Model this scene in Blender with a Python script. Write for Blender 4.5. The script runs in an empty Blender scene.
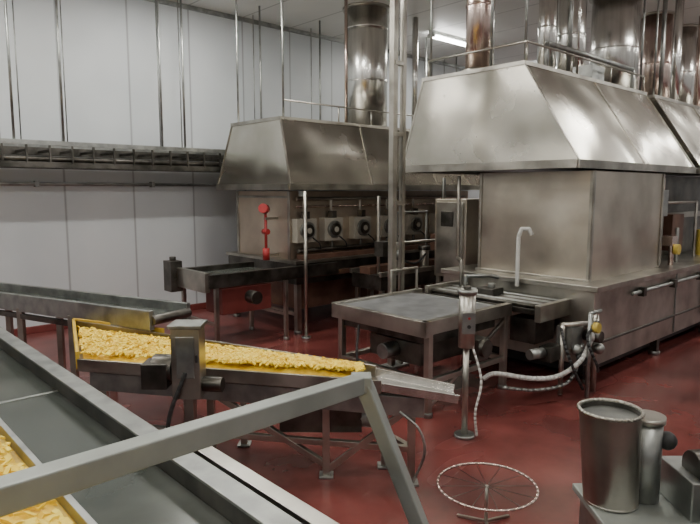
import bpy, bmesh, math, random
from mathutils import Vector, Matrix
random.seed(7)
ANG = math.radians(42.5)      # direction of the production lines
CA, SA = math.cos(ANG), math.sin(ANG)

# ------------------------------------------------------------ materials
def base_mat(name):
    m = bpy.data.materials.new(name); m.use_nodes = True
    nt = m.node_tree
    return m, nt, nt.nodes['Principled BSDF']

def noise_col(nt, bsdf, c1, c2, scale, detail=4, stretch=(1,1,1), lo=.35, hi=.65):
    tc = nt.nodes.new('ShaderNodeTexCoord'); mp = nt.nodes.new('ShaderNodeMapping')
    mp.inputs['Scale'].default_value = stretch
    nz = nt.nodes.new('ShaderNodeTexNoise'); nz.inputs['Scale'].default_value = scale
    nz.inputs['Detail'].default_value = detail
    cr = nt.nodes.new('ShaderNodeValToRGB')
    cr.color_ramp.elements[0].position = lo; cr.color_ramp.elements[0].color = (*c1, 1)
    cr.color_ramp.elements[1].position = hi; cr.color_ramp.elements[1].color = (*c2, 1)
    nt.links.new(tc.outputs['Object'], mp.inputs['Vector'])
    nt.links.new(mp.outputs[0], nz.inputs['Vector'])
    nt.links.new(nz.outputs['Fac'], cr.inputs[0])
    nt.links.new(cr.outputs[0], bsdf.inputs['Base Color'])
    return nz, mp

def metal(name, c1, c2, rough=.3, rvar=.12, scale=3, wave=.0, wscale=1.2, stretch=(1,1,1), met=1.0):
    m, nt, b = base_mat(name)
    nz, mp = noise_col(nt, b, c1, c2, scale, stretch=stretch)
    b.inputs['Metallic'].default_value = met
    mr = nt.nodes.new('ShaderNodeMapRange')
    mr.inputs['To Min'].default_value = max(.03, rough-rvar); mr.inputs['To Max'].default_value = rough+rvar
    nt.links.new(nz.outputs['Fac'], mr.inputs[0]); nt.links.new(mr.outputs[0], b.inputs['Roughness'])
    if wave > 0:
        n2 = nt.nodes.new('ShaderNodeTexNoise'); n2.inputs['Scale'].default_value = wscale
        n2.inputs['Detail'].default_value = 1
        tc = nt.nodes.new('ShaderNodeTexCoord')
        bp = nt.nodes.new('ShaderNodeBump'); bp.inputs['Strength'].default_value = wave
        bp.inputs['Distance'].default_value = .25
        nt.links.new(tc.outputs['Object'], n2.inputs['Vector'])
        nt.links.new(n2.outputs['Fac'], bp.inputs['Height'])
        nt.links.new(bp.outputs[0], b.inputs['Normal'])
    return m

def plain(name, c, rough=.6, met=0, c2=None, scale=4):
    m, nt, b = base_mat(name)
    c2 = c2 or tuple(x*.8 for x in c)
    noise_col(nt, b, c2, c, scale)
    b.inputs['Roughness'].default_value = rough; b.inputs['Metallic'].default_value = met
    return m

def emit(name, c, s):
    m, nt, b = base_mat(name)
    b.inputs['Base Color'].default_value = (*c, 1)
    b.inputs['Emission Color'].default_value = (*c, 1); b.inputs['Emission Strength'].default_value = s
    return m

STEEL = metal('stainless_steel', (.29,.275,.24), (.52,.50,.45), .34, .12, 2.5)
HOOD  = metal('hood_steel', (.42,.40,.345), (.58,.55,.49), .26, .07, 1.2, wave=.6, wscale=.75)
PANEL = metal('panel_steel', (.42,.38,.32), (.62,.57,.49), .36, .10, 1.3, wave=.3, wscale=1.2)
WARMP = metal('warm_panel_steel', (.42,.35,.28), (.64,.55,.45), .42, .10, 1.3, wave=.2, wscale=1.2)
CHROME= metal('duct_steel', (.66,.65,.62), (.82,.81,.78), .25, .05, 2, stretch=(6,6,.3))
COPPER= metal('duct_warm_steel', (.60,.47,.42), (.76,.63,.57), .26, .05, 2, stretch=(6,6,.3))
GALV  = metal('galvanised', (.25,.26,.25), (.40,.41,.39), .42, .1, 6)
ALU   = metal('painted_aluminium', (.25,.27,.25), (.33,.35,.325), .42, .06, 4, met=.5)
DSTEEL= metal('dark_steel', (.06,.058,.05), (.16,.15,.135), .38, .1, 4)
BELT  = metal('dark_belt', (.065,.075,.065), (.13,.14,.125), .22, .1, 1.5, met=.35)
TABLE = plain('table_belt', (.30,.31,.32), .33, .4, (.19,.195,.20), 5)
BLACK = plain('black_rubber_and_shade', (.02,.02,.02), .6)
RED   = plain('red_paint', (.36,.02,.022), .5)
MAROON= plain('maroon_paint', (.16,.03,.025), .5)
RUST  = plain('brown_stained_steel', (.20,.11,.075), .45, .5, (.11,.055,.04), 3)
ORNG  = plain('yellow_rim', (.66,.45,.05), .5, 0, (.52,.33,.04))
YEL   = plain('yellow_plastic', (.6,.45,.08), .5)
FOOD  = plain('fried_potato', (.92,.66,.04), .55, 0, (.76,.48,.02), 14)
FOOD2 = plain('fried_potato_pale', (.96,.76,.10), .55, 0, (.88,.62,.05), 10)
WHITE = plain('white_hose', (.6,.6,.57), .5)
PALE  = plain('pale_enclosure', (.50,.47,.40), .45, .3)
TUBE  = emit('fluorescent_tube', (1,.99,.95), 36)

FLOOR, nt, b = base_mat('red_floor_paint')
noise_col(nt, b, (.085,.022,.020), (.185,.048,.042), 1.4, 8)
n2 = nt.nodes.new('ShaderNodeTexNoise'); n2.inputs['Scale'].default_value = 2.2; n2.inputs['Detail'].default_value=5
mr = nt.nodes.new('ShaderNodeMapRange'); mr.inputs['From Min'].default_value=.35; mr.inputs['From Max'].default_value=.65
mr.inputs['To Min'].default_value=.06; mr.inputs['To Max'].default_value=.42
nt.links.new(n2.outputs['Fac'], mr.inputs[0]); nt.links.new(mr.outputs[0], b.inputs['Roughness'])

def panelwall(name, c1, c2):
    m, nt, b = base_mat(name)
    noise_col(nt, b, c1, c2, .5, 3)
    b.inputs['Roughness'].default_value = .45
    src=b.inputs['Base Color'].links[0].from_socket
    tc = nt.nodes.new('ShaderNodeTexCoord'); w = nt.nodes.new('ShaderNodeTexWave')
    w.inputs['Scale'].default_value = .26; w.bands_direction='X'
    cr = nt.nodes.new('ShaderNodeValToRGB'); cr.color_ramp.elements[0].position=0; cr.color_ramp.elements[1].position=.003
    cr.color_ramp.elements[0].color=(.55,.55,.55,1)
    mx = nt.nodes.new('ShaderNodeMix'); mx.data_type='RGBA'; mx.blend_type='MULTIPLY'; mx.inputs[0].default_value=1
    nt.links.new(tc.outputs['Object'], w.inputs['Vector']); nt.links.new(w.outputs['Fac'], cr.inputs[0])
    nt.links.new(src, mx.inputs[6]); nt.links.new(cr.outputs[0], mx.inputs[7]); nt.links.new(mx.outputs[2], b.inputs['Base Color'])
    return m
WALL = panelwall('wall_cladding', (.55,.585,.61), (.64,.67,.69))
CEIL = panelwall('ceiling_cladding', (.66,.66,.64), (.74,.74,.72))

# ------------------------------------------------------------ builder
class B:
    """accumulates parts into one mesh, coordinates in the plant grid (a,b,z)"""
    def __init__(s, name, xy=False):
        s.name=name; s.bm=bmesh.new(); s.mats=[]; s.xy=xy
    def mi(s, m):
        if m not in s.mats: s.mats.append(m)
        return s.mats.index(m)
    def faces(s, vs, fs, mat, smooth=False):
        i=s.mi(mat); v=[s.bm.verts.new(p) for p in vs]
        for f in fs:
            try:
                fc=s.bm.faces.new([v[k] for k in f]); fc.material_index=i; fc.smooth=smooth
            except ValueError: pass
    def hexa(s, bot, top, mat):
        s.faces(list(bot)+list(top), [(3,2,1,0),(4,5,6,7),(0,1,5,4),(1,2,6,5),(2,3,7,6),(3,0,4,7)], mat)
    def box(s, a0,a1,b0,b1,z0,z1, mat):
        s.hexa([(a0,b0,z0),(a1,b0,z0),(a1,b1,z0),(a0,b1,z0)],[(a0,b0,z1),(a1,b0,z1),(a1,b1,z1),(a0,b1,z1)],mat)
    def beam(s, p, q, w, h, mat):
        p=Vector(p); q=Vector(q); d=(q-p).normalized()
        up=Vector((0,0,1)) if abs(d.z)<.95 else Vector((1,0,0))
        r=d.cross(up).normalized(); u=r.cross(d).normalized()
        o=[-r*w/2-u*h/2, r*w/2-u*h/2, r*w/2+u*h/2, -r*w/2+u*h/2]
        s.hexa([p+k for k in o],[q+k for k in o],mat)
    def cyl(s, p, q, r, mat, seg=16, r2=None, caps=True):
        p=Vector(p); q=Vector(q); d=(q-p).normalized(); r2=r if r2 is None else r2
        up=Vector((0,0,1)) if abs(d.z)<.95 else Vector((1,0,0))
        x=d.cross(up).normalized(); y=x.cross(d).normalized()
        vs=[]
        for c,rr in ((p,r),(q,r2)):
            for k in range(seg):
                t=2*math.pi*k/seg; vs.append(c+(x*math.cos(t)+y*math.sin(t))*rr)
        i=s.mi(mat); v=[s.bm.verts.new(c) for c in vs]
        for k in range(seg):
            f=s.bm.faces.new([v[k],v[(k+1)%seg],v[seg+(k+1)%seg],v[seg+k]]); f.material_index=i; f.smooth=True
        if caps:
            for ring in (v[:seg][::-1], v[seg:]):
                f=s.bm.faces.new(ring); f.material_index=i
    def path(s, pts, r, mat, seg=8):
        for p,q in zip(pts[:-1],pts[1:]): s.cyl(p,q,r,mat,seg)
        for p in pts[1:-1]: s.ball(p,r,mat)
    def ball(s, c, r, mat, seg=8, sc=(1,1,1)):
        i=s.mi(mat)
        res=bmesh.ops.create_uvsphere(s.bm,u_segments=seg,v_segments=max(4,seg//2+1),radius=r,
              matrix=Matrix.Translation(c)@Matrix.Diagonal((*sc,1)))
        for v in res['verts']:
            for f in v.link_faces: f.material_index=i; f.smooth=True
    def curve(s, pts, r, mat, n=6):
        P=[Vector(p) for p in pts]; P=[P[0]*2-P[1]]+P+[P[-1]*2-P[-2]]; out=[]
        for i in range(1,len(P)-2):
            for k in range(n):
                t=k/n; a,b,c,d=P[i-1],P[i],P[i+1],P[i+2]
                out.append(.5*((2*b)+(c-a)*t+(2*a-5*b+4*c-d)*t*t+(3*b-a-3*c+d)*t**3))
        out.append(P[-2]); s.path(out,r,mat)
    def ring(s, c, R, r, mat, n=28):
        pts=[Vector(c)+Vector((R*math.cos(2*math.pi*k/n),R*math.sin(2*math.pi*k/n),0)) for k in range(n+1)]
        s.path(pts,r,mat,6)
    def done(s, bevel=0):
        co=[v.co for v in s.bm.verts]
        lo=Vector([min(c[i] for c in co) for i in range(3)]); hi=Vector([max(c[i] for c in co) for i in range(3)])
        ctr=Vector(((lo.x+hi.x)/2,(lo.y+hi.y)/2,lo.z))
        for v in s.bm.verts: v.co-=ctr
        bmesh.ops.recalc_face_normals(s.bm, faces=s.bm.faces)
        me=bpy.data.meshes.new(s.name); s.bm.to_mesh(me); s.bm.free()
        for m in s.mats: me.materials.append(m)
        o=bpy.data.objects.new(s.name,me); bpy.context.collection.objects.link(o)
        if s.xy: o.location=ctr
        else:
            o.rotation_euler=(0,0,ANG); o.location=(CA*ctr.x-SA*ctr.y, SA*ctr.x+CA*ctr.y, ctr.z)
        if bevel:
            md=o.modifiers.new('bevel','BEVEL'); md.width=bevel; md.segments=2; md.limit_method='ANGLE'
        return o

# ------------------------------------------------------------ room
A0,A1,B0,B1,H=-5,24,-5,11,5.9
r=B('floor'); r.box(A0,A1,B0,B1,-.1,0,FLOOR); r.done()
r=B('ceiling'); r.box(A0,A1,B0,B1,H,H+.1,CEIL); r.done()
r=B('wall_left'); r.box(A0-.15,A1+.15,B1,B1+.15,-.1,H+.1,WALL); r.done()
r=B('wall_right'); r.box(A0-.15,A1+.15,B0-.15,B0,-.1,H+.1,WALL); r.done()
r=B('wall_far'); r.box(A1,A1+.15,B0,B1,-.1,H+.1,WALL); r.done()
r=B('wall_near'); r.box(A0-.15,A0,B0,B1,-.1,H+.1,WALL); r.done()
r=B('baseboard_left'); r.box(A0,A1,B1-.04,B1,0,.12,MAROON); r.done(.01)
r=B('trim_1'); r.box(A0,A1,B1-.05,B1,H-.08,H,GALV); r.done()

def light_fix(a,b,power):
    f=B('fluorescent_light')
    f.box(a-.75,a+.75,b-.05,b+.05,H-.08,H,GALV)
    f.cyl((a-.7,b-.06,H-.13),(a+.7,b-.06,H-.13),.02,TUBE,8); f.cyl((a-.7,b+.06,H-.13),(a+.7,b+.06,H-.13),.02,TUBE,8)
    f.box(a-.74,a-.70,b-.1,b+.1,H-.16,H-.08,WHITE); f.box(a+.70,a+.74,b-.1,b+.1,H-.16,H-.08,WHITE)
    f.done()
    L=bpy.data.lights.new('fluorescent_lamp','AREA'); L.shape='RECTANGLE'; L.size=1.4; L.size_y=.25
    L.energy=power; L.color=(1.0,.975,.90)
    o=bpy.data.objects.new('fluorescent_lamp',L); bpy.context.collection.objects.link(o)
    o.location=(CA*a-SA*b, SA*a+CA*b, H-.2); o.rotation_euler=(0,0,ANG)
for b_ in (9.0,6.9,2.6,-1.6):
    for a_ in (-2.5,1.5,5.2,11.4,16,20.5):
        if b_==6.9 and a_>6: continue
        light_fix(a_,b_,62)

# ------------------------------------------------------------ overhead tray along left wall
t=B('overhead_cable_tray')
bn,bf=10.1,10.7
for bb in (bn,bf):
    t.box(A0+.3,15,bb-.03,bb+.03,3.08,3.15,GALV)
    t.box(A0+.3,15,bb-.03,bb+.03,2.74,2.80,DSTEEL)
t.box(A0+.3,15,bn,bf,2.80,2.83,DSTEEL)
for k in range(60):
    a=A0+.4+k*.33
    if a>14.9: break
    t.box(a-.015,a+.015,bn,bf,2.98,3.02,DSTEEL)
    t.box(a-.012,a+.012,bn-.02,bn+.02,2.80,3.08,DSTEEL)
for k in range(4): t.cyl((A0+.4,bn+.12+k*.12,2.88),(14.9,bn+.12+k*.12,2.88),.045,BLACK if k%2 else DSTEEL,8)
t.box(A0+.3,15,bf-.03,bf,2.8,3.08,DSTEEL)
for a in (-4,-2,0,1.2,2.2,2.5,3.2,4.83,5.26,6.9,8.4,9.9,11.4,13,14.5):
    t.cyl((a,bn,3.1),(a,bn,H),.02,GALV,8)
    t.cyl((a+.25,bf,3.1),(a+.25,bf,H),.010,GALV,6)
t.done()
t=B('wall_conduit'); t.cyl((-2,10.93,2.5),(10,10.93,2.5),.03,GALV,8)
for a in (-1,1,3,5,7,9): t.box(a-.03,a+.03,10.90,11,2.45,2.55,GALV)
t.done()

# ------------------------------------------------------------ hoods
def hood(name, a0,a1, bt0,bt1, bb0,bb1, z0,z1, lip=.1, ea=0.0, mat=HOOD):
    h=B(name)
    bot=[(a0-ea,bb0,z0+lip),(a1+ea,bb0,z0+lip),(a1+ea,bb1,z0+lip),(a0-ea,bb1,z0+lip)]
    top=[(a0,bt0,z1),(a1,bt0,z1),(a1,bt1,z1),(a0,bt1,z1)]
    h.faces(bot+top,[(4,5,6,7),(0,1,5,4),(1,2,6,5),(2,3,7,6),(3,0,4,7)],mat)
    A,B_=a0-ea-.02,a1+ea+.02
    for (p,q) in (((A,bb0,z0),(B_,bb0,z0)),((B_,bb0,z0),(B_,bb1,z0)),((B_,bb1,z0),(A,bb1,z0)),((A,bb1,z0),(A,bb0,z0))):
        h.beam((p[0],p[1],z0+lip/2),(q[0],q[1],z0+lip/2),.05,lip,STEEL)
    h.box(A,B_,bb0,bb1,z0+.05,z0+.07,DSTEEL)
    n=max(1,int((a1-a0)/1.7))
    for k in range(0,n+1):
        a=a0+(a1-a0)*k/n
        ab=(a0-ea)+(a1-a0+2*ea)*k/n
        h.beam((ab,bb0-.005,z0+lip),(a,bt0-.005,z1),.03,.012,STEEL)
        h.beam((ab,bb1+.005,z0+lip),(a,bt1+.005,z1),.03,.012,STEEL)
    h.box(a0-.02,a1+.02,bt0-.02,bt1+.02,z1-.02,z1+.03,STEEL)
    for a in (a0+.1,a1-.1):
        for b in (bt0+.05,bt1-.05): h.cyl((a,b,z1),(a,b,H),.018,GALV,8)
    return h
h=hood('fryer_exhaust_hood', 6.9,10.6, 4.3,5.95, 3.5,6.3, 2.66,3.98, ea=.05)
for a in (6.95,8.1,9.3,10.5): h.cyl((a,4.3,3.98),(a,4.3,4.25),.015,STEEL,6)
h.cyl((6.95,4.3,4.25),(10.5,4.3,4.25),.015,STEEL,6); h.cyl((6.95,4.3,4.25),(6.95,5.9,4.25),.015,STEEL,6)
h.cyl((6.95,5.9,3.98),(6.95,5.9,4.25),.015,STEEL,6)
h.path([(7.6,4.4,4.0),(7.6,4.4,4.35),(10.3,4.4,4.35),(10.3,4.4,4.0)],.035,GALV)
h.path([(8.4,4.5,4.0),(8.4,4.5,H)],.03,GALV); h.path([(8.55,4.45,4.0),(8.55,4.45,H)],.02,CHROME)
h.path([(7.9,5.5,4.0),(7.9,5.5,H)],.05,CHROME); h.path([(7.05,4.9,4.0),(7.05,4.9,H)],.02,GALV)
h.box(8.9,9.3,4.4,4.75,3.98,4.25,GALV)
h.done()
h=hood('fryer_exhaust_hood', 10.95,16.5, 4.3,5.95, 3.5,6.3, 2.66,3.98)
h.path([(11.6,4.45,4.0),(11.6,4.45,H)],.04,GALV); h.path([(12.4,4.5,4.0),(12.4,4.5,H)],.08,CHROME); h.path([(13.9,4.6,4.0),(13.9,4.6,H)],.06,COPPER)
h.done()
h=hood('fryer_exhaust_hood', 5.9,11.2, 8.1,9.55, 7.75,9.95, 2.4,3.55, ea=.08)
for a in (6,7.2,8.0,9.4,10.8): h.cyl((a,8.15,3.55),(a,8.15,3.85),.015,STEEL,6)
h.cyl((6,8.15,3.85),(11,8.15,3.85),.015,STEEL,6)
h.path([(7.6,8.4,3.58),(7.6,8.4,H)],.03,COPPER); h.path([(9.7,8.6,3.58),(9.7,8.6,H)],.06,CHROME)
h.done()

# ------------------------------------------------------------ ducts
def duct(a,b,z0,r,mat):
    d=B('exhaust_duct')
    d.cyl((a,b,z0),(a,b,H),r,mat,40)
    z=z0+.9
    while z<H-.1:
        d.cyl((a,b,z),(a,b,z+.03),r+.01,mat,40); z+=1.0
    d.cyl((a,b,z0),(a,b,z0+.05),r+.05,STEEL,40); d.cyl((a,b,H-.04),(a,b,H),r+.06,STEEL,40)
    d.done()
duct(8.55,8.85,3.59,.41,CHROME)
duct(7.25,5.25,4.02,.18,COPPER)
duct(8.98,5.2,4.02,.14,CHROME)
duct(9.75,5.2,4.02,.22,CHROME)
duct(11.35,5.2,4.02,.42,CHROME)
duct(13.2,5.2,4.02,.3,COPPER)
duct(14.6,5.2,4.02,.28,CHROME)
duct(16.1,5.3,4.02,.36,COPPER)

# ------------------------------------------------------------ right fryer
def leg(o,a,b,z,w=.07,mat=STEEL):
    o.box(a-w/2,a+w/2,b-w/2,b+w/2,.04,z,mat); o.cyl((a,b,0),(a,b,.05),w*.8,GALV,12)
f=B('industrial_fryer')
f.box(7.0,15.5,3.3,5.6,.26,1.18,STEEL)
f.box(6.97,15.53,3.25,5.63,1.18,1.25,STEEL)
f.box(9.6,9.62,3.285,3.3,.28,1.18,GALV); f.box(12.6,12.62,3.285,3.3,.28,1.18,GALV)
f.box(7.0,15.5,3.28,3.3,.52,.55,DSTEEL)
f.box(7.2,15.2,3.5,5.4,.08,.26,BLACK)  # black block fills the gap under the fryer, standing in for its shade
for a in (7.15,9.2,11.3,13.4,15.3):
    for b in (3.4,5.45): leg(f,a,b,.28,.1,DSTEEL)
f.box(7.3,9.55,3.53,5.2,1.25,2.64,PANEL)
f.box(7.26,7.3,3.50,5.23,1.2,1.28,STEEL)
for b in (3.54,5.18): f.box(7.28,7.30,b-.02,b+.02,1.27,2.64,STEEL)
for a in (7.32,9.5): f.box(a-.02,a+.02,3.51,3.53,1.27,2.64,STEEL)
f.box(9.9,15.0,4.1,5.2,1.25,2.64,DSTEEL)
f.box(9.9,15.0,4.08,4.1,1.9,2.0,STEEL)
f.cyl((9.9,3.5,1.25),(9.9,3.5,1.62),.04,COPPER,10); f.cyl((9.9,3.45,1.5),(9.9,3.38,1.5),.08,YEL,14); f.box(9.8,10.0,3.45,3.6,1.55,1.7,COPPER)
f.cyl((10.4,3.6,1.25),(10.4,3.6,1.8),.03,GALV,8)
f.path([(10.0,3.7,1.25),(10.0,3.7,2.2),(11.5,3.7,2.2),(11.5,3.7,1.25)],.025,STEEL)
f.path([(10.2,3.8,1.25),(10.2,3.8,2.6)],.05,COPPER); f.box(10.6,11.1,3.75,4.05,1.4,2.0,RUST)
f.cyl((11.9,3.7,1.25),(11.9,3.7,1.7),.1,YEL,14); f.box(9.75,9.95,3.6,3.85,2.0,2.4,GALV)
f.cyl((12.3,3.7,1.25),(12.3,3.7,2.2),.12,GALV); f.cyl((12.3,3.7,2.2),(12.3,3.7,2.3),.16,STEEL)
f.path([(8.0,3.27,1.05),(10.8,3.27,1.05),(10.8,3.27,.4)],.028,GALV)
for a in (8.3,9.4,10.5): f.box(a-.05,a+.05,3.22,3.3,.99,1.11,DSTEEL)
f.path([(6.9,4.3,1.15),(6.9,4.3,1.8),(6.92,4.27,1.9),(6.98,4.2,1.9),(7.0,4.17,1.82)],.028,WHITE)
f.box(6.35,7.0,3.7,5.3,.93,1.0,DSTEEL)
f.box(6.3,7.0,3.6,3.68,.86,1.06,STEEL); f.box(6.3,7.0,5.3,5.36,.88,1.1,STEEL)
for k in range(6): f.cyl((6.4+k*.1,3.68,1.03),(6.4+k*.1,5.3,1.03),.03,GALV if k%2 else DSTEEL,8)
f.path([(6.9,5.2,1.0),(6.9,5.2,1.4),(7.2,5.5,1.4),(7.2,5.5,2.6)],.03,STEEL)
f.path([(6.6,4.9,1.03),(6.6,4.9,1.25),(6.9,4.7,1.25),(7.05,4.6,1.2)],.03,GALV)
f.box(6.5,6.75,4.4,4.65,1.03,1.14,DSTEEL); f.cyl((6.62,4.5,1.14),(6.62,4.5,1.2),.05,GALV)
f.box(6.45,6.9,3.75,4.1,.55,.85,DSTEEL)
f.done(.006)

g=B('pipe_manifold')
g.path([(6.85,3.2,.02),(6.85,3.2,.95)],.035,STEEL)
g.path([(6.45,3.4,.02),(6.45,3.4,.85),(6.85,3.2,.85)],.03,STEEL)
g.path([(6.6,3.15,.02),(6.6,3.15,1.0),(6.85,3.15,1.0)],.025,GALV)
g.cyl((6.8,3.3,.7),(6.8,3.1,.7),.07,DSTEEL); g.cyl((6.8,3.35,.5),(6.55,3.2,.45),.06,BLACK)
g.ball((6.75,3.2,.70),.06,WHITE,10); g.ball((6.6,3.3,.55),.07,GALV,10); g.ball((6.85,3.15,.55),.07,GALV,10)
g.box(6.5,6.75,3.3,3.5,.58,.82,GALV); g.cyl((6.6,3.1,.85),(6.6,3.04,.85),.06,YEL,12)
g.box(6.2,6.45,3.4,3.55,.45,.62,DSTEEL); g.cyl((6.2,3.5,.55),(6.0,3.55,.55),.06,GALV)
g.curve([(6.75,3.2,.65),(6.5,3.2,.45),(6.2,3.3,.32),(5.9,3.45,.32),(5.65,3.75,.36),(5.55,3.85,.30)],.028,WHITE)
g.curve([(6.75,3.3,.6),(6.4,3.25,.25),(6.0,3.4,.18),(5.7,3.7,.2)],.022,GALV)
g.curve([(6.5,3.45,.85),(6.3,3.3,.7),(6.35,3.2,.4),(6.6,3.2,.1)],.018,BLACK)
g.curve([(6.7,3.1,.9),(6.45,3.1,.75),(6.5,3.0,.45),(6.75,3.1,.3)],.016,BLACK)
g.done()

# ------------------------------------------------------------ flat table conveyor
t=B('transfer_conveyor')
t.box(4.75,6.05,4.05,5.38,.96,1.03,TABLE)
t.box(4.69,6.28,3.97,4.05,.90,1.05,STEEL); t.box(4.69,6.28,5.38,5.45,.90,1.06,STEEL)
t.box(4.69,4.76,3.97,5.45,.88,1.05,STEEL)
t.box(4.8,6.05,4.05,5.35,.78,.96,DSTEEL)
t.box(6.05,6.28,4.05,5.38,.86,.96,DSTEEL)
for k in range(3): t.cyl((6.09+k*.07,4.05,.98),(6.09+k*.07,5.38,.98),.03,GALV,8)
for a in (4.8,6.2):
    for b in (4.02,5.38): leg(t,a,b,.92)
for a in (4.8,6.2): t.box(a-.03,a+.03,4.02,5.38,.35,.41,STEEL)
for b in (4.02,5.38): t.box(4.8,6.2,b-.03,b+.03,.35,.41,STEEL)
t.beam((4.8,4.02,.1),(6.2,4.02,.85),.04,.04,STEEL)
t.cyl((5.4,3.97,.7),(5.4,3.7,.7),.1,DSTEEL); t.box(5.3,5.5,3.75,3.95,.56,.8,DSTEEL)
t.box(5.0,5.9,4.3,5.1,.45,.7,DSTEEL); t.cyl((5.0,4.7,.58),(4.8,4.7,.58),.09,GALV)
t.path([(5.7,5.42,1.05),(5.7,5.42,1.35),(6.2,5.42,1.35),(6.2,5.42,1.05)],.02,STEEL)
t.curve([(4.72,5.0,.85),(4.6,4.9,.5),(4.65,4.8,.2),(4.8,4.7,.05)],.015,BLACK)
t.done(.005)

p=B('ceiling_support_post')
p.box(5.82,5.90,5.52,5.60,0,H,STEEL); p.box(5.98,6.04,5.50,5.56,0,H,STEEL)
p.box(5.76,6.1,5.44,5.66,0,.03,GALV); p.box(5.76,6.1,5.44,5.66,H-.03,H,GALV)
for z in (1.3,2.2,3.1,4,5): p.box(5.84,6.02,5.50,5.58,z,z+.05,STEEL)
p.done()

c=B('control_pedestal', xy=True)
c.cyl((1.12,5.7,.90),(1.12,5.7,1.42),.08,STEEL,20); c.cyl((1.12,5.7,1.42),(1.12,5.7,1.46),.095,GALV,20); c.cyl((1.12,5.7,1.46),(1.12,5.7,1.5),.035,DSTEEL,12)
c.cyl((1.12,5.7,0),(1.12,5.7,.90),.03,STEEL,12); c.cyl((1.12,5.7,0),(1.12,5.7,.03),.10,GALV,16)
c.box(1.06,1.18,5.59,5.66,1.05,1.25,GALV)
c.cyl((1.12,5.58,1.2),(1.12,5.60,1.2),.012,RED,8); c.cyl((1.12,5.58,1.12),(1.12,5.60,1.12),.018,BLACK,8)
c.curve([(1.16,5.66,.95),(1.25,5.6,.6),(1.19,5.55,.3),(1.22,5.6,.05)],.012,WHITE)
c.done()

# ------------------------------------------------------------ left fryer
f=B('industrial_fryer')
f.box(6.1,11.0,8.15,9.75,1.22,2.38,WARMP)
f.box(6.0,11.4,7.85,9.95,.85,1.22,DSTEEL)
f.box(5.97,11.43,7.82,9.98,1.19,1.24,STEEL)
f.box(6.0,11.4,7.82,7.85,.95,1.03,RUST)
for a in (6.1,7.8,9.5,11.3):
    for b in (7.95,9.85): leg(f,a,b,.9,.09)
    f.box(a-.03,a+.03,7.95,9.85,.3,.36,STEEL)
f.box(6.08,6.10,8.15,9.75,2.26,2.3,STEEL); f.box(6.08,6.10,8.13,8.19,1.22,2.38,STEEL); f.box(6.08,6.1,9.7,9.76,1.22,2.38,STEEL)
for a in (6.35,6.95,7.65,8.35,9.1,9.9):
    f.box(a-.21,a+.21,8.0,8.15,1.52,1.92,PALE)
    f.cyl((a,8.0,1.72),(a,7.95,1.72),.15,GALV,20); f.cyl((a,7.95,1.72),(a,7.93,1.72),.11,DSTEEL,20); f.cyl((a,7.93,1.72),(a,7.92,1.72),.05,PALE,12)
    f.box(a-.05,a+.05,7.98,8.1,1.92,2.04,DSTEEL); f.cyl((a,8.08,2.04),(a,8.08,2.25),.025,STEEL,8)
    f.cyl((a,8.06,1.26),(a,8.06,1.52),.03,DSTEEL,8)
    f.curve([(a+.12,8.0,1.6),(a+.22,7.95,1.5),(a+.3,8.0,1.42),(a+.34,8.06,1.38)],.014,BLACK,4)
f.cyl((6.2,8.06,1.38),(10.8,8.06,1.38),.04,DSTEEL,8)
f.cyl((6.2,8.08,2.25),(10.8,8.08,2.25),.03,STEEL,8)
f.cyl((6.2,8.1,2.12),(10.8,8.1,2.12),.02,COPPER,8)
f.box(6.2,10.8,7.88,8.1,1.24,1.32,RUST)
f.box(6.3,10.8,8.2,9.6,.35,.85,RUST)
f.done(.006)

v=B('fire_hose_valve')
v.cyl((5.86,8.5,1.22),(5.86,8.5,2.1),.025,RED,10)
v.cyl((5.86,8.5,2.08),(5.75,8.42,2.1),.08,RED,14); v.cyl((5.86,8.44,1.7),(5.86,8.56,1.7),.05,RED,10); v.cyl((5.86,8.5,1.22),(5.86,8.5,1.42),.06,RED,12)
v.box(5.84,6.1,8.47,8.53,1.9,1.94,STEEL); v.box(5.84,6.1,8.46,8.54,1.28,1.32,STEEL)
v.done()

c=B('infeed_conveyor')
c.box(4.35,5.7,8.0,8.7,1.04,1.10,BELT)
c.box(4.3,6.8,7.70,7.78,.98,1.18,DSTEEL); c.box(4.3,5.75,8.7,8.78,.98,1.18,DSTEEL); c.box(4.25,4.33,7.70,8.78,.93,1.22,STEEL)
c.cyl((4.38,7.8,1.04),(4.38,8.7,1.04),.08,STEEL,14)
c.box(4.15,4.34,8.55,8.8,.85,1.32,DSTEEL)
c.cyl((4.25,8.68,1.32),(4.25,8.68,1.38),.05,DSTEEL,12)
for a in (4.45,5.7):
    for b in (7.74,8.74): leg(c,a,b,1.0,.06)
    c.box(a-.02,a+.02,7.74,8.74,.4,.45,STEEL)
c.box(4.7,5.6,8.0,8.5,.5,.9,MAROON)
c.cyl((5.0,7.7,.8),(5.0,7.5,.8),.1,DSTEEL)
c.done(.005)

c=B('oil_transfer_trough')
c.box(7.0,10.5,6.9,7.6,.75,1.0,DSTEEL); c.box(6.98,10.52,6.87,6.92,.98,1.06,STEEL); c.box(6.98,10.52,7.58,7.63,.98,1.06,STEEL)
c.box(7.0,10.5,7.15,7.4,1.0,1.12,RUST)
for a in (7.1,8.7,10.4):
    for b in (6.97,7.55): leg(c,a,b,.78,.07)
c.cyl((8.2,7.0,1.0),(8.2,7.0,1.35),.08,STEEL); c.cyl((8.2,7.0,1.35),(8.2,7.0,1.42),.11,DSTEEL)
c.path([(7.5,7.0,1.0),(7.5,7.0,1.5),(9.5,7.0,1.5),(9.5,7.0,1.0)],.03,STEEL)
c.path([(7.15,7.1,1.0),(7.15,7.1,2.3)],.03,STEEL); c.path([(7.8,7.3,1.1),(7.8,7.3,2.0),(8.6,7.3,2.0),(8.6,7.3,1.1)],.025,GALV)
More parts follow.
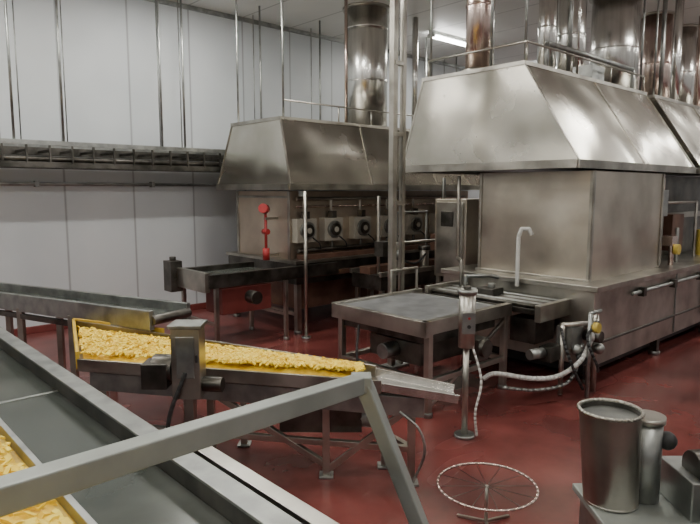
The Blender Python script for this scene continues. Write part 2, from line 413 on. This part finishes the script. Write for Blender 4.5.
c.box(8.6,9.6,6.95,7.2,1.3,1.6,RUST)
c.box(7.1,7.35,6.95,7.15,1.3,1.55,DSTEEL); c.cyl((7.5,6.98,1.3),(7.5,6.9,1.3),.09,GALV); c.cyl((9.0,6.98,1.6),(9.0,6.98,1.8),.06,RED)
c.curve([(7.35,7.0,1.4),(7.6,6.9,1.2),(7.9,6.9,1.15),(8.2,6.95,1.3)],.02,BLACK)
c.done(.005)

c=B('electrical_cabinet')
c.box(8.0,8.9,5.95,6.6,.95,2.25,PANEL); c.box(7.98,8.0,6.0,6.55,1.0,2.2,STEEL)
for a in (8.05,8.85):
    for b in (6.0,6.55): leg(c,a,b,.95,.06)
c.box(7.95,7.98,6.06,6.10,1.5,1.65,BLACK); c.box(7.965,7.98,6.2,6.45,1.8,2.05,DSTEEL)
c.path([(8.1,6.5,2.25),(8.1,6.5,2.6)],.03,GALV)
c.done(.006)

g=B('steam_pipe'); g.path([(6.0,7.6,0),(6.0,7.6,2.38)],.03,STEEL); g.cyl((6.0,7.6,0),(6.0,7.6,.03),.08,GALV); g.box(5.97,6.03,7.6,7.73,2.3,2.38,GALV)
g.done()

# ------------------------------------------------------------ food helpers
def scatter_fries(o, sampler, n, size, zfun):
    for _ in range(n):
        x,y=sampler(); z=zfun(x,y)
        L=size*random.uniform(.6,1.3); w=size*random.uniform(.18,.5); th=random.uniform(0,6.28); tl=random.uniform(-.5,.5)
        d=Vector((math.cos(th)*math.cos(tl),math.sin(th)*math.cos(tl),math.sin(tl)))*L/2
        s_=Vector((-math.sin(th),math.cos(th),random.uniform(-.4,.4))).normalized()*w/2
        up=Vector((0,0,size*.16)); c=Vector((x,y,z+size*.12)); bend=Vector((0,0,size*random.uniform(.05,.25)))
        vs=[c-d-s_,c-d+s_,c+bend+s_,c+bend-s_,c+d+s_,c+d-s_]; vt=[p+up for p in vs]
        o.faces(vs+vt,[(0,1,2,3),(3,2,4,5),(6,9,8,7),(9,11,10,8),(0,6,7,1),(1,7,8,2),(2,8,10,4),(4,10,11,5),(5,11,9,3),(3,9,6,0)],
                random.choice((FOOD,FOOD2)))
def heap(o, quad, z, hgt, nu, nv, mat):
    q=[Vector((*p,0)) for p in quad]; vs=[]; fs=[]
    for i in range(nu+1):
        for j in range(nv+1):
            u=i/nu; w=j/nv
            p=(q[0]*(1-u)+q[1]*u)*(1-w)+(q[3]*(1-u)+q[2]*u)*w
            e=min(1,4*min(w,1-w)+.25)*min(1,6*min(u,1-u)+.2)
            vs.append((p.x,p.y,z+hgt*e*(.65+.35*math.sin(p.x*7+math.sin(p.y*9))*math.cos(p.y*8))+random.uniform(-.01,.01)))
    for i in range(nu):
        for j in range(nv):
            k=i*(nv+1)+j; fs.append((k,k+nv+1,k+nv+2,k+1))
    o.faces(vs,fs,mat,True)

# ------------------------------------------------------------ tapered vibrating pan with fries
pan=B('vibrating_feed_pan', xy=True)
FL,FR,BR,BL=(-2.38,5.16),(.25,4.68),(.22,4.98),(-3.02,6.5)
zb=.86
pan.hexa([(*FL,zb-.03),(*FR,zb-.06),(*BR,zb-.06),(*BL,zb-.03)],[(*FL,zb),(*FR,zb-.03),(*BR,zb-.03),(*BL,zb)],STEEL)
pan.beam((*FL,zb+.02),(*FR,zb-.02),.025,.11,STEEL); pan.beam((*BL,zb+.06),(*BR,zb-.0),.025,.14,STEEL)
pan.beam((*FL,zb+.06),(*BL,zb+.06),.03,.16,ORNG); pan.beam((*BL,zb+.10),(-1.9,6.05,zb+.09),.03,.10,ORNG)
pan.hexa([(.25,4.69,zb-.06),(.85,4.60,zb-.13),(.85,4.78,zb-.13),(.22,4.98,zb-.06)],[(.25,4.69,zb-.03),(.85,4.60,zb-.10),(.85,4.78,zb-.10),(.22,4.98,zb-.03)],CHROME)
pan.beam((.25,4.68,zb-.02),(.85,4.59,zb-.09),.015,.07,CHROME); pan.beam((.22,4.99,zb-.0),(.85,4.79,zb-.08),.015,.09,CHROME)
pan.beam((-2.3,5.24,.72),(.6,4.72,.66),.07,.16,GALV); pan.beam((-2.8,6.3,.72),(.5,4.95,.66),.07,.16,DSTEEL)
for (x,y) in ((-2.2,5.25),(-1.2,5.05),(-.2,4.87),(.5,4.74),(-2.6,6.2),(-1.0,5.5),(.3,5.05)):
    pan.box(x-.03,x+.03,y-.03,y+.03,0,.70,STEEL); pan.box(x-.06,x+.06,y-.06,y+.06,0,.02,GALV)
pan.beam((-2.2,5.25,.3),(.5,4.74,.3),.05,.05,STEEL)
pan.beam((-.2,4.87,.05),(.5,4.74,.66),.05,.05,STEEL); pan.beam((-1.2,5.05,.68),(-.2,4.87,.1),.05,.05,STEEL)
pan.beam((.5,4.74,.3),(.3,5.05,.3),.05,.05,STEEL)
pan.box(-.6,.1,4.95,5.2,.35,.6,DSTEEL); pan.cyl((.1,5.05,.47),(.3,5.0,.47),.1,GALV)
pan.curve([(.4,4.72,.62),(.55,4.66,.5),(.6,4.66,.3),(.52,4.7,.04)],.012,GALV)
pan.done(.004)
fr=B('fries_on_pan', xy=True)
quad=[(-2.36,5.24),(.10,4.78),(.08,4.97),(-2.92,6.38)]
heap(fr,quad,zb+.0,.11,50,16,FOOD)
def smp():
    u=random.random(); w=random.random()*.9+.05
    p=[quad[0][k]*(1-u)+quad[1][k]*u for k in (0,1)]; r_=[quad[3][k]*(1-u)+quad[2][k]*u for k in (0,1)]
    return p[0]*(1-w)+r_[0]*w, p[1]*(1-w)+r_[1]*w
scatter_fries(fr,smp,2400,.06,lambda x,y: zb+.075)
fr.done()

m=B('gear_motor_unit', xy=True)
m.box(-1.38,-1.16,4.55,4.75,.78,1.34,STEEL); m.box(-1.40,-1.14,4.53,4.77,1.34,1.37,GALV)
m.box(-1.34,-1.20,4.54,4.55,.95,1.28,GALV); m.box(-1.19,-1.175,4.53,4.55,1.08,1.14,BLACK)
m.box(-1.31,-1.23,4.6,4.7,0,.78,STEEL); m.box(-1.41,-1.13,4.55,4.75,0,.02,GALV)
m.cyl((-1.38,4.66,1.0),(-1.55,4.68,1.0),.11,DSTEEL,18); m.box(-1.62,-1.42,4.55,4.75,.86,1.06,DSTEEL)
m.cyl((-1.16,4.64,.88),(-1.0,4.62,.88),.06,DSTEEL,14)
m.curve([(-1.27,4.54,1.0),(-1.40,4.48,.6),(-1.35,4.5,.2),(-1.29,4.58,.02)],.018,BLACK)
m.done(.006)

# ------------------------------------------------------------ upper-left conveyor
c=B('side_conveyor', xy=True)
P=Vector((-5.3,8.0,1.02)); Q=Vector((-2.0,6.0,1.09))
d=(Q-P).normalized(); n=Vector((-d.y,d.x,0)).normalized()
w=.5
c.beam(P,Q,.06,.2,GALV); c.beam(P+n*w,Q+n*w,.06,.2,GALV); c.beam(P+n*w/2+Vector((0,0,-.02)),Q+n*w/2+Vector((0,0,-.02)),w,.05,BELT)
c.beam(P+Vector((0,0,-.16)),P.lerp(Q,.7)+Vector((0,0,-.16)),.05,.06,DSTEEL)
c.cyl(Q,Q+n*w,.05,DSTEEL,14)
for k in (.1,.4,.66):
    for s_ in (0,w):
        p=P.lerp(Q,k)+n*s_
        c.box(p.x-.035,p.x+.035,p.y-.035,p.y+.035,0,p.z-.06,STEEL)
c.done(.004)

# ------------------------------------------------------------ big foreground conveyor
c=B('inspection_conveyor')
c.box(-.75,1.24,.3,7.2,.93,1.03,BELT)
c.box(1.24,1.31,.3,7.25,.80,1.13,DSTEEL); c.box(-.83,-.75,.3,7.25,.85,1.15,STEEL)
c.box(.76,.79,.3,7.2,1.03,1.09,GALV)
c.box(-.75,.76,.3,7.2,1.03,1.035,ORNG)
c.box(1.22,1.33,.3,7.25,1.13,1.145,GALV)
for k in range(4): c.box(.79,1.24,1.3+k*1.5,1.33+k*1.5,1.03,1.036,GALV)
c.cyl((-.75,7.2,.97),(1.24,7.2,.97),.08,STEEL,16)
for b in (.6,2.6,4.6,6.8):
    for a in (-.78,1.27): leg(c,a,b,.93,.08)
    c.box(-.78,1.27,b-.03,b+.03,.35,.42,STEEL)
c.box(1.37,1.45,.6,2.75,.95,1.13,STEEL); c.box(1.31,1.39,1.0,1.05,1.0,1.05,STEEL); c.box(1.31,1.39,2.5,2.55,1.0,1.05,STEEL)
c.done(.005)
fr=B('fries_on_conveyor')
heap(fr,[(-.71,.4),(.73,.4),(.73,7.1),(-.71,7.1)],1.035,.06,20,80,FOOD)
scatter_fries(fr,lambda:(random.uniform(-.67,.71),random.uniform(.4,6.6)),3900,.07,lambda x,y:1.075)
fr.done()

# ------------------------------------------------------------ gantry frame in front
g=B('gantry_frame', xy=True)
C0=Vector((.05,2.6,1.55)); E0=Vector((-1.62,.53,1.70))
g.beam(C0,E0,.075,.078,ALU)
g.beam(C0+Vector((.0,0,.03)),Vector((.68,2.35,0)),.065,.065,ALU)
g.beam(E0,Vector((-2.0,.25,0)),.065,.065,ALU)
g.box(.58,.78,2.25,2.45,0,.02,GALV); g.box(-2.1,-1.9,.15,.35,0,.02,GALV)
g.box(.005,.095,2.555,2.645,1.515,1.59,ALU)
g.done(.006)

# ------------------------------------------------------------ wire ring rack
w=B('round_wire_rack', xy=True)
cx,cy,zr=.98,4.12,.3
w.ring((cx,cy,zr),.35,.010,COPPER,40)
for k in range(6):
    t=math.pi*k/6
    w.cyl((cx+.345*math.cos(t),cy+.345*math.sin(t),zr-.005),(cx-.345*math.cos(t),cy-.345*math.sin(t),zr-.005),.0022,DSTEEL,5)
w.cyl((cx,cy,.02),(cx,cy,zr),.012,STEEL,10)
for k in range(3):
    t=2*math.pi*k/3+.5; w.beam((cx,cy,.03),(cx+.22*math.cos(t),cy+.22*math.sin(t),.01),.02,.015,STEEL)
w.done()

# ------------------------------------------------------------ bottom-right cabinet and canister
p=B('machine_cabinet', xy=True)
p.box(1.18,2.3,2.25,2.95,.12,.86,GALV); p.box(1.15,2.33,2.22,2.98,.86,.895,ALU)
for x in (1.23,2.25):
    for y in (2.3,2.9): p.cyl((x,y,0),(x,y,.12),.035,BLACK,10)
p.box(1.55,2.2,2.6,2.9,.895,1.08,GALV); p.cyl((1.6,2.7,1.10),(2.15,2.72,1.12),.09,DSTEEL,18)
p.box(1.62,2.1,2.35,2.55,.895,.99,DSTEEL)
p.done(.006)
p=B('stainless_canister', xy=True)
X,Y=1.27,2.80
p.cyl((X,Y,.90),(X-.02,Y+.005,1.35),.125,STEEL,36,.142,caps=False)
p.cyl((X,Y,.90),(X,Y,.91),.126,STEEL,36)
p.cyl((X,Y,.91),(X-.02,Y+.005,1.348),.118,DSTEEL,36,.135,caps=False)
p.ring((X-.02,Y+.005,1.352),.142,.010,STEEL,36)
p.cyl((X-.018,Y+.005,1.32),(X-.018,Y+.005,1.325),.133,GALV,36)
p.cyl((X+.17,Y+.02,.90),(X+.17,Y+.02,1.29),.07,GALV,24); p.cyl((X+.17,Y+.02,1.29),(X+.17,Y+.02,1.32),.08,STEEL,24)
p.box(X+.1,X+.17,Y-.02,Y+.04,1.16,1.22,GALV); p.ball((X+.26,Y+.0,1.2),.045,BLACK,12)
p.done()

# ------------------------------------------------------------ world + camera
wd=bpy.data.worlds.new('plant_world'); bpy.context.scene.world=wd; wd.use_nodes=True
wd.node_tree.nodes['Background'].inputs[0].default_value=(.8,.9,1,1); wd.node_tree.nodes['Background'].inputs[1].default_value=.3
cam=bpy.data.cameras.new('camera'); co=bpy.data.objects.new('camera',cam); bpy.context.collection.objects.link(co)
cam.sensor_width=36; cam.lens=36*606/700
co.location=(0,0,2.4); co.rotation_euler=(math.radians(90-6.78),0,0)
cam.clip_start=.05
bpy.context.scene.camera=co
